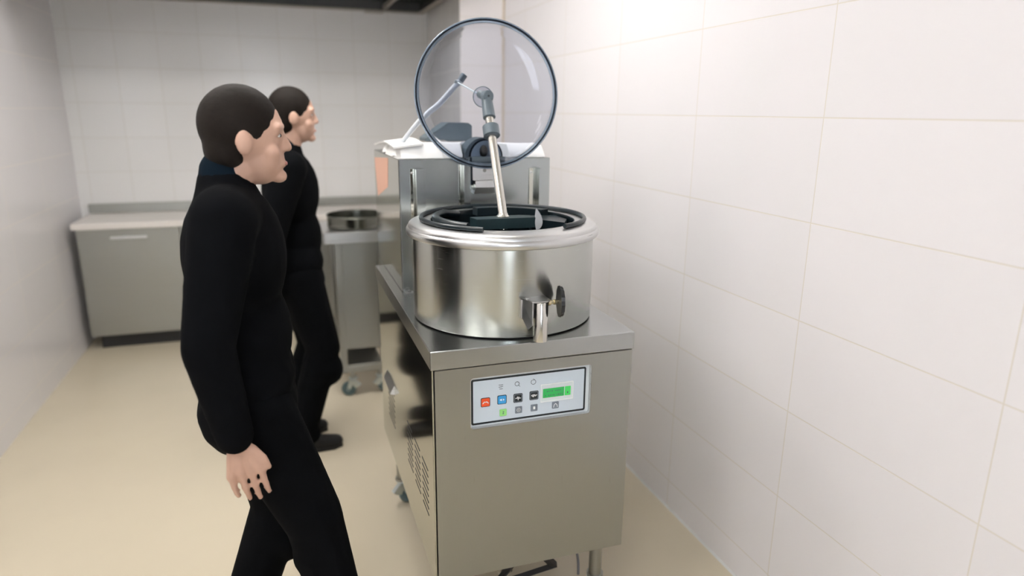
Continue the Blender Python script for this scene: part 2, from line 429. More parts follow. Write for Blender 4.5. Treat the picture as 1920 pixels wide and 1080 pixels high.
# icons printed over the buttons
bm = B(); strokes(bm, PX(.3759), PZ(.8794), [[(-.006, .006), (.001, .0052), (.006, .006)], [(-.006, -.001), (0, -.0004), (.006, .001)], [(-.004, -.0065), (.005, -.0065)]], .0014, yf, 0)
obj('menu_icon', bm, 'icon_dark', CP)
bm = B(); strokes(bm, PX(.4254), PZ(.8814), [circ2(.0062, 24, cx=-.001, cz=.001), [(.003, -.003), (.0075, -.0078)]], .0014, yf, 0)
obj('magnifier_icon', bm, 'icon_dark', CP)
bm = B(); strokes(bm, PX(.474), PZ(.8819), [circ2(.0072, 24, 115, 430), [(-.001, .0095), (.0035, .0068), (-.0005, .0055)]], .0014, yf, 0)
obj('timer_icon', bm, 'icon_dark', CP)
# display
dx0, dx1, dz0, dz1 = PX(.4960), PX(.5985), PZ(.8156), PZ(.8712)
bm = B(); box(bm, dx0, dx1, yf-.0015, yf, dz0, dz1, .0004, 0)
ring_prism(bm, rrect(dx0, dx1, dz0, dz1, .001, 1), rrect(dx0+.002, dx1-.002, dz0+.002, dz1-.002, .001, 1), 1, yf-.003, yf-.0015, 1)
obj('display_frame', bm, ['panel_rim', 'icon_white'], CP)
gx0, gx1, gz0, gz1 = PX(.5035), PX(.5905), PZ(.8285), PZ(.8565)
bm = B(); box(bm, gx0, gx1-.021, yf-.0022, yf-.0015, gz0, gz1, 0, 0); box(bm, gx1-.0185, gx1, yf-.0022, yf-.0015, gz0, gz1, 0, 1)
for row, zz in enumerate((gz1-.008, gz0+.007)):
    for k in range(11):
        if (k*7+row*3) % 5 == 0: continue
        x = gx0+.008+k*.0052; hh = .0016+.0006*((k*5+row) % 3)
        box(bm, x-.0011, x+.0011, yf-.0024, yf-.0022, zz-hh, zz+hh*.6, 0, 2)
box(bm, gx1-.011, gx1-.008, yf-.0024, yf-.0022, gz0+.006, gz0+.012, 0, 2)
obj('display', bm, ['lcd_green', 'lcd_bright', 'icon_dark'], CP, label='green liquid crystal display')

# ---- pot on the worktop
PC = (.477, 1.1767)
bm = B()
lathe(bm, [(.277, 1.010), (.2815, 1.0105), (.283, 1.013), (.2835, 1.262), (.284, 1.268)], (*PC, 0), n=128)
POT = obj('pot', bm, 'steel_pot', K, smooth=True)
bm = B(); lathe(bm, [(0, 1.0065), (.272, 1.0065), (.272, 1.0105), (0, 1.0105)], (*PC, 0), n=96)
obj('pot_gasket', bm, 'black_paint', K, smooth=True)
bm = B()
lathe(bm, [(.2838, 1.263), (.290, 1.264), (.2975, 1.2675), (.3008, 1.2745), (.3005, 1.283), (.2975, 1.2885), (.2945, 1.290),
           (.2935, 1.2945), (.2915, 1.2995), (.287, 1.3028), (.27, 1.3065), (.252, 1.3090), (.227, 1.3088), (.2252, 1.308), (.2245, 1.304), (.2245, 1.296)], (*PC, 0), n=128)
obj('pot_rim', bm, 'steel_rim', POT, smooth=True, label='bright rolled steel rim')
bm = B()
lathe(bm, [(.224, 1.308), (.222, 1.3085), (.220, 1.305), (.219, 1.295), (.215, 1.22), (.20, 1.12), (.15, 1.06), (.06, 1.035), (0, 1.033)], (*PC, 0), n=96)
obj('bowl', bm, 'nonstick', POT, smooth=True, label='black non-stick inside of the kettle')
bm = B(); lathe(bm, [(0, 1.09), (.012, 1.09), (.02, 1.08), (.03, 1.06), (.05, 1.045), (.06, 1.034)], (PC[0], PC[1], 0), n=48)
obj('bowl_hub', bm, 'nonstick', POT, smooth=True)
# rubber ring on the rim, open towards the front
pts = arc(*PC, 1.3155, .2535, -63, 240, 90)
bm = B(); tube(bm, pts, .0068, 14)
lp = Vector(pts[0]); lq = Vector(pts[-1])
obj('seal_ring', bm, 'rubber_teal', POT, smooth=True, label='dark rubber sealing ring, open at the front')
pts = arc(*PC, 1.312, .208, 118, 224, 40); n_ = len(pts)
pts = [(x, y, 1.300+.013*min(1, k/8)) for k, (x, y, z) in enumerate(pts)]
bm = B(); tube(bm, pts, [.013-.004*abs(k/(n_-1)-.5) for k in range(n_)], 14)
obj('wall_scraper', bm, 'rubber_teal', K, smooth=True, label='curved dark scraper along the left inside wall')
# dark scraper arm and block at the right rear of the bowl
bm = B(); a = []
for k in range(17):
    t = math.radians(28+72*k/16); a.append((PC[0]+.219*math.cos(t), PC[1]+.219*math.sin(t)))
for k in range(17):
    t = math.radians(100-72*k/16); a.append((PC[0]+.182*math.cos(t), PC[1]+.182*math.sin(t)))
prism(bm, a, 2, 1.292, 1.318)
obj('scraper_arm', bm, 'rubber_teal', K)
bm = B(); prism(bm, [(.655, 1.10), (.69, 1.165), (.685, 1.25), (.60, 1.27), (.585, 1.20)], 2, 1.255, 1.300)
obj('scraper_block', bm, 'rubber_teal', K)

# ---- agitator: hub, clevis, collar, shaft, bar, scraper blade
HUB = Vector((.5002, 1.435, 1.6823)); BOT = Vector((.4855, 1.20, 1.315))
d = (BOT-HUB); L = d.length; dn = d.normalized()
AG = obj('agitator_shaft', tube(B(), [HUB+dn*.06, HUB+dn*.12, BOT], .0145, 28), 'steel_polished', K, smooth=True)
p0 = HUB+dn*.115
bm = B(); tube(bm, [p0+dn*0, p0+dn*.002, p0+dn*.037, p0+dn*.039], [.024, .0275, .0275, .024], 40)
obj('collar', bm, 'grey_plastic', AG, smooth=True)
bm = B()
q = HUB+dn*.008
tube(bm, [q, q+dn*.006, q+dn*.045, q+dn*.075, q+dn*.077], [.012, .0185, .020, .021, .018], 4 if False else 24)
tube(bm, [HUB+Vector((0, -.026, 0)), HUB+Vector((0, -.024, 0)), HUB+Vector((0, .014, 0)), HUB+Vector((0, .016, 0))], [.016, .0185, .0185, .015], 32)
obj('pivot_fork', bm, 'grey_plastic', AG, smooth=True)
bm = B(); tube(bm, [HUB+Vector((0, -.028, 0)), HUB+Vector((0, -.025, 0))], .0035, 12)
obj('pivot_pin', bm, 'panel_black', AG)
bm = B(); lathe(bm, [(0, 1.310), (.021, 1.310), (.021, 1.313), (.016, 1.317), (.0145, 1.323), (0, 1.323)], (BOT.x, BOT.y, 0), n=32)
obj('shaft_flange', bm, 'steel_polished', AG, smooth=True)
bm = B(); prism(bm, [(.3925, 1.172), (.584, 1.168), (.584, 1.218), (.548, 1.232), (.384, 1.226)], 2, 1.2765, 1.3095)
bmesh.ops.bevel(bm, geom=bm.edges[:], offset=.0012, segments=2, affect='EDGES')
obj('stirring_bar', bm, 'bar_plastic', K, label='dark green plastic stirring bar')
bm = B(); leaf = [(p.x, p.y) for p in bez((.584, 1.266, 0), (.618, 1.276, 0), (.608, 1.315, 0), (.5895, 1.338, 0), 14)]+[(p.x, p.y) for p in bez((.5895, 1.338, 0), (.583, 1.315, 0), (.580, 1.29, 0), (.584, 1.266, 0), 8)][1:-1]
A = []
for i, (x, z) in enumerate(leaf): A.append((x, z))
prism(bm, A, 1, 1.168, 1.172)
bmesh.ops.rotate(bm, verts=bm.verts, cent=(.585, 1.17, 1.3), matrix=Matrix.Rotation(math.radians(-14), 3, 'Z'))
bmesh.ops.rotate(bm, verts=bm.verts, cent=(.585, 1.17, 1.3), matrix=Matrix.Rotation(math.radians(-18), 3, 'X'))
plain('blade_metal', (.36, .37, .38), .38, metal=.6, noise=.03)
obj('scraper_blade', bm, 'blade_metal', K, label='small steel leaf blade at the end of the bar')
bm = B(); tube(bm, [(.4855, 1.195, 1.2765), (.4855, 1.195, 1.25)], .009, 16); tube(bm, [(.4855, 1.195, 1.272), (.4855, 1.195, 1.264)], .014, 6)
obj('bar_nut', bm, 'steel_polished', K)

# ---- clear lid: dish with a thick rim
az, lean = .09, .085
nv = Vector((-math.sin(az)*math.cos(lean), -math.cos(az)*math.cos(lean), math.sin(lean)))  # faces the pot side
ax_ = Vector((0, 0, 1)).cross(nv).normalized(); ay_ = nv.cross(ax_)
LM = Matrix((( ax_.x, ay_.x, nv.x), (ax_.y, ay_.y, nv.y), (ax_.z, ay_.z, nv.z)))
LC = (.5143, 1.468, 1.688)
t_ = .0035
prof = [(.232, -.004), (.229, -.020), (.222, -.032), (.205, -.040), (.15, -.046), (.08, -.049), (0, -.050)]
pin = [(r, hh) for r, hh in prof]; pout = [(r+.003 if r > .1 else r, hh-t_) for r, hh in prof]
bm = B(); lathe(bm, pin+pout[::-1]+[pin[0]], LC, LM, n=128)
bmesh.ops.remove_doubles(bm, verts=bm.verts, dist=1e-6)
LID = obj('lid', bm, 'clear_lid', K, smooth=True, label='clear round plastic lid, raised')
bm = B()
lathe(bm, [(.2445, -.003), (.2455, .002), (.2475, .003), (.2490, .001), (.2490, -.005), (.2470, -.007), (.2445, -.006), (.2445, -.003)], LC, LM, n=128)
obj('lid_rim', bm, 'clear_rim', LID, smooth=True, label='smoky blue lid rim')
bm = B()
lathe(bm, [(.2398, -.003), (.2402, .002), (.2440, .0025), (.2446, -.001), (.2440, -.006), (.2402, -.006), (.2398, -.003)], LC, LM, n=128)
obj('lid_seal', bm, 'dark_outline', LID, smooth=True, label='dark seal line inside the rim')
bm = B()
lathe(bm, [(.2325, -.004), (.2335, -.001), (.2390, -.001), (.2396, -.003), (.2390, -.006), (.2335, -.006), (.2325, -.004)], LC, LM, n=128)
obj('lid_flange', bm, 'clear_rim', LID, smooth=True)
# small clear boss disc at the centre
cc = Vector((.4965, 1.462, 1.6795)); Mt = LM
bm = B(); lathe(bm, [(0, .003), (.032, .003), (.034, .001), (.032, -.001), (0, -.001)], cc, Mt, n=48)
obj('lid_boss', bm, 'clear_lid', LID, smooth=True)
bm = B(); lathe(bm, [(.0325, .002), (.034, .003), (.0355, .001), (.034, -.001), (.0325, .002)], cc, Mt, n=48)
obj('boss_ring', bm, 'grey_plastic', LID, smooth=True)
bm = B(); tube(bm, [cc+Vector((-.014, .0, .012)), HUB+Vector((-.006, .012, 0))], [.012, .014], 20)
tube(bm, [cc, cc+Vector((.006, .065, .006))], .009, 16)
obj('boss_pin', bm, 'grey_plastic', LID, smooth=True)
# lid arm rising from behind the white cover
TIP = Vector((.452, 1.585, 1.738))
pts = bez((.238, 1.585, 1.525), (.275, 1.585, 1.57), (.30, 1.585, 1.60), (.335, 1.585, 1.628), 10)+bez((.335, 1.585, 1.628), (.385, 1.585, 1.66), (.40, 1.585, 1.69), TIP, 10)[1:]
bm = B(); tube(bm, pts, [.0075+.0025*min(1, k/10) for k in range(len(pts))], 14)
plain('arm_grey', (.50, .53, .56), .4, noise=.02)
ARM = obj('lid_arm', bm, 'arm_grey', K, smooth=True, label='pale curved arm behind the lid')
bm = B(); tube(bm, [TIP+Vector((-.020, -.004, -.006)), Vector((.50, 1.53, 1.69))], .0028, 10)
tube(bm, [TIP+Vector((-.024, -.004, -.004)), TIP+Vector((-.014, -.004, -.009))], .0065, 12)
obj('arm_rod', bm, 'zinc', ARM, smooth=True)
bm = B(); tube(bm, [TIP+Vector((-.004, 0, -.004)), TIP+Vector((.012, 0, .018))], .012, 14)
obj('arm_cap', bm, 'grey_plastic', ARM, smooth=True)
# ---- upright housing behind the pot
HX, HXR, HY, HYB, HZ = .2105, .761, 1.5005, 2.13, 1.472
bm = B(); box(bm, HX, HXR, HY, HYB, ZT, HZ, .002)
HS = obj('motor_housing', bm, 'steel_housing', K)
obj('housing_side', box(B(), HX-.0022, HX-.0001, HY+.004, HYB-.002, ZT+.002, HZ-.002, .0005), 'steel_side', HS, label='mirror-like left side panel')
bm = B(); prism(bm, [(1.735, 1.462), (2.115, 1.440), (2.05, 1.285), (1.765, 1.352)], 0, HX-.0034, HX-.0022)  # reflection in the mirror-like side, built as a flat coloured plate
obj('housing_reflection', bm, 'peach', HS, label='flat peach patch standing in for a reflection on the side panel')
# bolted channels on the housing front
for nm, xa, xb, xm, top in (('bracket_channel', .2465, .2925, .2615, 1.440), ('bracket_channel', .680, .7075, .7065, 1.436)):
    bm = B(); box(bm, xa, xm, HY-.004, HY-.0001, ZT+.02, top, .0008, 0); box(bm, xm+.0002, max(xb, xm+.012), HY-.036, HY-.0001, ZT+.02, top, .0008, 1)
    c = obj(nm, bm, ['steel_side', 'steel_housing'], HS)
    bm = B(); tube(bm, [(xa+.007, HY-.003, top-.014), (xa+.007, HY-.0065, top-.014), (xa+.007, HY-.008, top-.014)], [.0045, .0045, .002], 16)
    obj('screw', bm, 'steel_rim', c, smooth=True)
# centre post, hinge block
bm = B(); box(bm, .418, .4295, HY-.004, HY-.0005, ZT+.02, 1.452, .0005, 0); box(bm, .4297, .4525, HY-.034, HY-.0005, ZT+.02, 1.452, .0008, 1)
obj('centre_post', bm, ['steel_side', 'steel_housing'], HS)
bm = B(); box(bm, .462, .5495, 1.474, 1.499, 1.398, 1.452, .001)
HB = obj('hinge_block', bm, 'steel_rim', HS)
bm = B(); prism(bm, [(1.499, 1.398), (1.452, 1.398), (1.448, 1.376), (1.470, 1.352), (1.499, 1.352)], 0, .466, .552)
obj('hinge_bar', bm, 'steel_rim', HB)
bm = B(); tube(bm, [(.466, 1.462, 1.377), (.460, 1.462, 1.377), (.460, 1.462, 1.377), (.452, 1.462, 1.377)], [.011, .011, .007, .0065], 6)
obj('hinge_bolt', bm, 'zinc', HB)
bm = B(); tube(bm, [(.505, 1.474, 1.432), (.505, 1.4715, 1.432)], .006, 16)
obj('hinge_screw', bm, 'steel_dull', HB)
# arched hinge cover
bm = B()
def arch(x0, x1, z0, z1, n=14):
    r = (x1-x0)/2; cx = (x0+x1)/2
    return [(x1, z0)]+[(cx+r*math.cos(math.radians(a)), z1-r+r*math.sin(math.radians(a))) for a in [180*k/n for k in range(n+1)]]+[(x0, z0)]
prism(bm, arch(.444, .583, 1.4725, 1.543), 1, 1.513, 1.60)
AH = obj('hinge_cover', bm, 'housing_plastic', K, label='grey arched hinge cover behind the lid')
bm = B(); prism(bm, arch(.459, .583, 1.4728, 1.539), 1, 1.510, 1.513); obj('cover_outline', bm, 'dark_outline', AH)
bm = B(); prism(bm, arch(.465, .577, 1.4732, 1.533), 1, 1.507, 1.510); obj('cover_face', bm, 'housing_front', AH)
bm = B(); lathe(bm, [(0, .016), (.008, .015), (.013, .009), (.0145, 0)], (.511, 1.507, 1.497), Matrix(((1, 0, 0), (0, 0, -1), (0, 1.45, 0))), n=32)
obj('cover_knob', bm, 'black_plastic', AH, smooth=True)
bm = B(); box(bm, .452, .583, 1.478, 1.4995, 1.4525, 1.478, .002)
obj('cover_hook', bm, 'housing_plastic', AH)
bm = B(); prism(bm, [(1.4995, 1.478), (1.478, 1.478), (1.474, 1.41), (1.466, 1.385), (1.4995, 1.385)], 0, .4535, .4605)
obj('cover_arm', bm, 'dark_outline', AH)

# wedge shaped grey box on top of the cover
bm = B(); prism(bm, [(.365, 1.518), (.366, 1.530), (.455, 1.588), (.535, 1.588), (.5495, 1.578), (.5495, 1.518)], 1, 1.80, 1.93)
bmesh.ops.bevel(bm, geom=bm.edges[:], offset=.002, segments=2, affect='EDGES')
obj('switch_box', bm, 'housing_plastic', K, label='grey wedge shaped box on top of the housing')

# white cover lying on the housing
n1 = 24
bm = B(); rows = []
def topz(x): return 1.527+.006*math.exp(-((x-.27)/.05)**2)*0+.004*math.sin((x-.2)*9)
prof_y = [(1.503, 1.4735), (1.5045, 1.479), (1.545, 1.521), (1.58, 1.525), (1.75, 1.514), (1.79, 1.508), (1.795, 1.495), (1.795, 1.4735)]
for i in range(n1+1):
    x = .2065+(.742-.2065)*i/n1; t = i/n1
    dz = .006*math.sin(t*2.2)-.012*t + (-.010 if i == 0 else 0)
    nt_ = .605 if .435 < x < .592 else 0
    rows.append([bm.verts.new((x+(.014*(1-t) if 0 < k < 7 else 0)*(1-t), max(y, 1+nt_+.0015*k) if nt_ else y, z+(dz if 1 < k < 6 else 0))) for k, (y, z) in enumerate(prof_y)])
for a_, b_ in zip(rows[:-1], rows[1:]):
    for k in range(len(prof_y)):
        k2 = (k+1) % len(prof_y); bm.faces.new((a_[k], a_[k2], b_[k2], b_[k]))
bm.faces.new(rows[0]); bm.faces.new(rows[-1])
C1 = obj('top_cover', bm, 'white_plastic', K, smooth=True, label='white plastic cover folded over the top of the housing')
# left flap running back along the side, with two cup shaped feet
bm = B(); rows = []
fl = [(.204, .0), (.190, .004), (.205, .010), (.30, .012)]
for k in range(13):
    y = 1.52+.50*k/12; z = 1.512+.012*math.sin(k/12*PI*1.2)-.004*k/12
    rows.append([bm.verts.new((.196, y, z)), bm.verts.new((.30, y, z+.013)), bm.verts.new((.30, y, z+.006)), bm.verts.new((.198, y, z-.006))])
for a_, b_ in zip(rows[:-1], rows[1:]):
    for k in range(4): bm.faces.new((a_[k], a_[(k+1) % 4], b_[(k+1) % 4], b_[k]))
bm.faces.new(rows[0]); bm.faces.new(rows[-1])
obj('cover_flap', bm, 'white_plastic', C1, smooth=True)
for y in (1.62, 1.84):
    bm = B(); lathe(bm, [(0, 1.506), (.018, 1.506), (.028, 1.494), (.034, 1.4785), (0, 1.4785)], (.237, y, 0), n=28)
    lathe(bm, [(0, 1.4785), (.028, 1.4785), (.028, 1.4725), (0, 1.4725)], (.237, y, 0), n=24, mi=1)
    obj('cover_foot', bm, ['white_plastic', 'black_plastic'], C1, smooth=True)

# ---- drain valve on the front of the pot
bm = B()
VX0, VX1 = .436, .502
prism(bm, [(.437, .905), (.437, .888), (.455, .842), (.462, .836), (.5, .836), (.508, .842), (.512, .85), (.512, .91)], 2, 1.127, 1.130)
# left cheek plate
prism(bm, [(.888, 1.130), (.842, 1.130), (.842, 1.062), (.858, 1.046), (.880, 1.072), (.905, 1.072), (.905, 1.130)], 0, .441, .4435)
for v in bm.verts:
    if v.co.x < .4436 and v.co.y < .88: v.co.x += (.88-v.co.y)*.42
VB = obj('valve_bracket', bm, 'steel_rim', K)
bm = B(); box(bm, .437, .505, .884, .905, 1.072, 1.127, .001)
obj('valve_back_plate', bm, 'steel_rim', VB)
bm = B(); tube(bm, [(.452, .872, 1.130), (.452, .872, 1.1325), (.452, .872, 1.134)], [.006, .006, .003], 16)
obj('screw', bm, 'steel_rim', VB, smooth=True)
bm = B(); lathe(bm, [(.0165, 1.013), (.0202, 1.0125), (.0205, 1.014), (.0205, 1.124), (.019, 1.126), (0, 1.126)], (.4855, .852, 0), n=40)
lathe(bm, [(.0165, 1.013), (.0165, 1.10), (0, 1.10)], (.4855, .852, 0), n=40)
obj('spout', bm, 'steel_polished', VB, smooth=True)
bm = B(); tube(bm, [(.505, .85, 1.122), (.512, .85, 1.122), (.5121, .85, 1.122), (.522, .85, 1.122), (.5221, .85, 1.122), (.528, .85, 1.122), (.5281, .85, 1.122), (.538, .85, 1.122)], [.0085, .0085, .0055, .0055, .0075, .0075, .0055, .0055], 20)
obj('valve_stem', bm, 'brass', VB, smooth=True)
bm = B()
nk = 48; kp = []
for k in range(nk):
    a = 2*PI*k/nk; r = .0415+.0014*math.cos(a*12); kp.append((.85+r*math.cos(a), 1.122+r*math.sin(a)))
prism(bm, kp, 0, .538, .549)
bmesh.ops.rotate(bm, verts=bm.verts, cent=(.5435, .85, 1.122), matrix=Matrix.Rotation(math.radians(-12), 3, 'Z'))
bmesh.ops.bevel(bm, geom=[e for e in bm.edges if len(e.link_faces) == 2 and any(len(f.verts) > 8 for f in e.link_faces)], offset=.0025, segments=2, affect='EDGES')
obj('valve_knob', bm, 'black_plastic', VB)
# bolt at the foot of the housing
bm = B(); box(bm, .214, .246, 1.474, 1.4995, ZT+.0003, ZT+.004, .0005); tube(bm, [(.23, 1.486, ZT+.004), (.23, 1.486, ZT+.010)], .007, 6)
obj('foot_bracket', bm, 'steel_rim', K)

# ---- legs and casters
def caster(parent, x, y, top, r=.042, ang=0):
    """swivel caster: plate, fork, wheel, brake lever; wheel rests on z = 0"""
    R_ = Matrix.Rotation(ang, 3, 'Z')
    def rot(bm): bmesh.ops.rotate(bm, verts=bm.verts, cent=(x, y, 0), matrix=R_); return bm
    bm = B(); lathe(bm, [(0, top), (.026, top), (.028, top-.004), (.022, top-.012), (.012, top-.016), (0, top-.016)], (x, y, 0), n=28)
    c = obj('caster', bm, 'zinc', parent, smooth=True)
    bm = B()
    for s in (-1, 1):
        prism(bm, [(x-.016, top-.014), (x+.020, top-.014), (x+.036, r-.006), (x+.026, r-.012), (x+.012, r+.004)], 1, y+s*.016-.0015, y+s*.016+.0015)
    box(bm, x-.016, x+.02, y-.0175, y+.0175, top-.017, top-.013, .001)
    obj('fork', rot(bm), 'zinc', c)
    bm = B(); lathe(bm, [(.008, -.011), (.020, -.011), (.024, -.0125), (r-.006, -.0125), (r, -.008), (r, .008), (r-.006, .0125), (.024, .0125), (.020, .011), (.008, .011)], (x+.026, y, r), Matrix(((1, 0, 0), (0, 0, 1), (0, -1, 0))), n=36)
    tube(bm, [(x+.026, y-.020, r), (x+.026, y+.020, r)], .006, 10)
    obj('wheel', rot(bm), 'rubber_wheel', c, smooth=True)
    bm = B(); prism(bm, [(x-.012, top-.016), (x+.01, top-.022), (x+.0, r+.006), (x-.03, r+.012), (x-.045, r+.024), (x-.040, r+.028)], 1, y-.012, y+.012)
    obj('brake_lever', rot(bm), 'zinc', c)
    return c
for (lx, ly, an) in ((.742, .955, -.6), (.221, .955, 2.4), (.223, 1.765, 0.25), (.735, 1.765, 1.9)):
    bm = B(); tube(bm, [(lx, ly, ZB-.0002), (lx, ly, .124)], .0215, 28); tube(bm, [(lx, ly, .1239), (lx, ly, .113)], .028, 28)
    obj('leg', bm, 'steel_dull', K, smooth=True)
    caster(K, lx, ly, .1128, .040, an)
# motor and black straps under the body
bm = B(); tube(bm, [(.445, 1.03, ZB), (.445, 1.03, .175)], .034, 36); tube(bm, [(.445, 1.03, .1749), (.445, 1.03, .15)], .028, 36)
obj('motor', bm, 'steel_polished', K, smooth=True)
bm = B()
for p, q, w_ in (((.33, .97, .262), (.52, .98, .262), .014), ((.52, .98, .262), (.62, 1.02, .13), .014), ((.50, .975, .258), (.40, 1.0, .12), .012), ((.62, 1.02, .13), (.40, 1.0, .12), .012)):
    tube(bm, [p, q], w_, 4)
obj('under_frame', bm, 'black_paint', K, label='black strap frame under the body')
bm = B(); tube(bm, bez((.655, 1.0, ZB), (.665, .99, .23), (.69, .97, .22), (.685, .965, .12)), .0045, 10)
obj('cable', bm, 'cable_mat', K, smooth=True)

# ------------------------------------------------------------------ trolley with pan
T = thing('trolley', 'small stainless steel trolley table on casters behind the kettle machine', 'trolley', (.21, 3.15, 0))
TX0, TX1, TY0, TY1 = .018, .405, 2.95, 3.38
bm = B(); box(bm, TX0, TX1, TY0, TY1, .968, .980, .003); box(bm, TX0, TX1, TY0, TY0+.006, .918, .972, .002); box(bm, TX0, TX0+.006, TY0, TY1, .918, .972, .002)
box(bm, TX1-.006, TX1, TY0, TY1, .918, .972, .002); box(bm, TX0, TX1, TY1-.006, TY1, .918, .972, .002)
obj('tabletop', bm, 'steel_rim', T)
for x in (.095, .331):
    for y in (2.985, 3.345):
        obj('leg', box(B(), x-.02, x+.02, y-.02, y+.02, .16, .968, .003), 'steel_dull', T)
bm = B(); box(bm, .115, .311, 2.992, 2.998, .285, .93); obj('front_panel', bm, 'steel_dull', T)
bm = B(); box(bm, .115, .311, 3.34, 3.346, .16, .93); obj('back_panel', bm, 'hood_filter', T)
bm = B(); box(bm, .116, .310, 2.97, 3.36, .186, .196, .002); box(bm, .08, .346, 2.966, 2.99, .150, .186, .003)
obj('lower_shelf', bm, 'steel_dull', T)
for (x, y, an) in ((.14, 2.985, PI-.3), (.30, 2.99, .3), (.12, 3.34, 1.2), (.31, 3.34, 1.9)):
    bm = B(); tube(bm, [(x, y, .165), (x, y, .112)], .014, 14); obj('caster_stem', bm, 'steel_dull', T, smooth=True)
    caster(T, x, y, .113, .042, an)
PN = thing('round_pan', 'round dark steel pan with low sides standing on the trolley table', 'pan', (.226, 3.15, .981))
bm = B()
lathe(bm, [(0, .9812), (.165, .9812), (.170, .985), (.172, 1.044), (.176, 1.048), (.174, 1.052), (.169, 1.048), (.166, .992), (.16, .988), (0, .988)], (.226, 3.15, 0), n=72)
obj('pan_body', bm, 'pan_metal', PN, smooth=True)
# back counter with upstand
CT = thing('back_counter', 'long pale counter with upstand along the tiled back wall', 'counter', (-.25, 4.45, 0))
obj('counter_top', box(B(), -1.50, .985, 4.20, 4.715, .855, .895, .004), 'counter_mat', CT)
obj('upstand', box(B(), -1.50, .985, 4.695, 4.715, .896, .965, .003), 'steel_dull', CT)
for x0, x1 in ((-1.49, -.87), (-.86, -.24), (-.23, .37), (.38, .98)):
    dd = obj('door', box(B(), x0, x1, 4.26, 4.28, .12, .85, .003), 'steel_dull', CT)
    obj('handle', box(B(), x0+.2, x1-.2, 4.235, 4.2598, .78, .795, .003), 'steel_rim', dd)
obj('carcass', box(B(), -1.49, .98, 4.281, 4.70, .1, .854), 'steel_dull', CT)
obj('kickboard', box(B(), -1.45, .95, 4.33, 4.69, 0, .0995), 'black_paint', CT)

# extractor hood
H = thing('extractor_hood', 'dark stainless extractor hood over the tiled back wall', 'hood', (-.25, 4.3, 2.36))
HYF = 3.50
bm = B()
for a in ((-1.5, .955, HYF, HYF+.02, 2.36, 2.75), (-1.5, .955, YB-.025, YB-.005, 2.36, 2.75), (-1.5, -1.48, HYF+.02, YB-.025, 2.36, 2.75), (.935, .955, HYF+.02, YB-.025, 2.36, 2.75), (-1.5, .955, HYF, YB-.005, 2.75, 2.77)):
    box(bm, *a)
obj('canopy', bm, 'hood_steel', H)
bm = B(); box(bm, -1.5, .955, YB-.075, YB-.026, 2.352, 2.362, .002); box(bm, -1.5, .955, HYF, HYF+.05, 2.352, 2.3595, .002)
box(bm, .905, .955, HYF+.05, YB-.075, 2.352, 2.3595, .002); box(bm, -1.5, -1.45, HYF+.05, YB-.075, 2.352, 2.3595, .002)
obj('rim_gutter', bm, 'hood_frame', H)
for k in range(5):
    x = -1.40+k*.48
    bm = B(); ring_prism(bm, rrect(x, x+.44, HYF+.1, YB-.12, .01, 1), rrect(x+.03, x+.41, HYF+.13, YB-.15, .005, 1), 2, 2.42, 2.44)
    for j in range(9): box(bm, x+.045+j*.041, x+.068+j*.041, HYF+.13, YB-.15, 2.425, 2.445)
    obj('grease_filter', bm, 'hood_filter', H)
obj('divider', box(B(), .640, .668, HYF+.02, YB-.026, 2.37, 2.40, .002), 'hood_frame', H)
bm = B(); box(bm, .50, .64, YB-.10, YB-.026, 2.340, 2.3515, .003); obj('drain_cup', bm, 'hood_frame', H)
bm = B(); prism(bm, [(-1.2, HYF+.3), (.6, HYF+.3), (.6, YB-.1), (-1.2, YB-.1)], 2, 2.7705, ZC-.001); obj('duct', bm, 'hood_steel', H)

# ------------------------------------------------------------------ people
def cap(bm, p, rp, q, rq, n=14):
    """tapered capsule"""
    p, q = Vector(p), Vector(q); d = q-p
    if d.length < 1e-6: d = Vector((0, 0, 1e-5))
    dn = d.normalized(); pts = []; rs = []
    for k in range(5):
        a = -PI/2+PI/2*k/4; pts.append(p+dn*rp*math.sin(a)); rs.append(max(.0004, rp*math.cos(a)))
    for k in range(1, 5): 
        t = k/5; pts.append(p.lerp(q, t)); rs.append(rp+(rq-rp)*t)
    for k in range(5):
        a = PI/2*k/4; pts.append(q+dn*rq*math.sin(a)); rs.append(max(.0004, rq*math.cos(a)))
    tube(bm, pts, rs, n)
def ell(bm, c, r, n=24):
    t = bmesh.new(); bmesh.ops.create_uvsphere(t, u_segments=n, v_segments=n//2, radius=1)
    for v in t.verts: v.co = Vector((v.co.x*r[0]+c[0], v.co.y*r[1]+c[1], v.co.z*r[2]+c[2]))
    merge(bm, t)
def fused(name, bm, mat, parent, vox, it=6):
    o = obj(name, bm, mat, parent)
    m_ = o.modifiers.new('fuse', 'REMESH'); m_.mode = 'VOXEL'; m_.voxel_size = vox; m_.use_smooth_shade = True
    s = o.modifiers.new('smooth', 'SMOOTH'); s.factor = .5; s.iterations = it
    return o

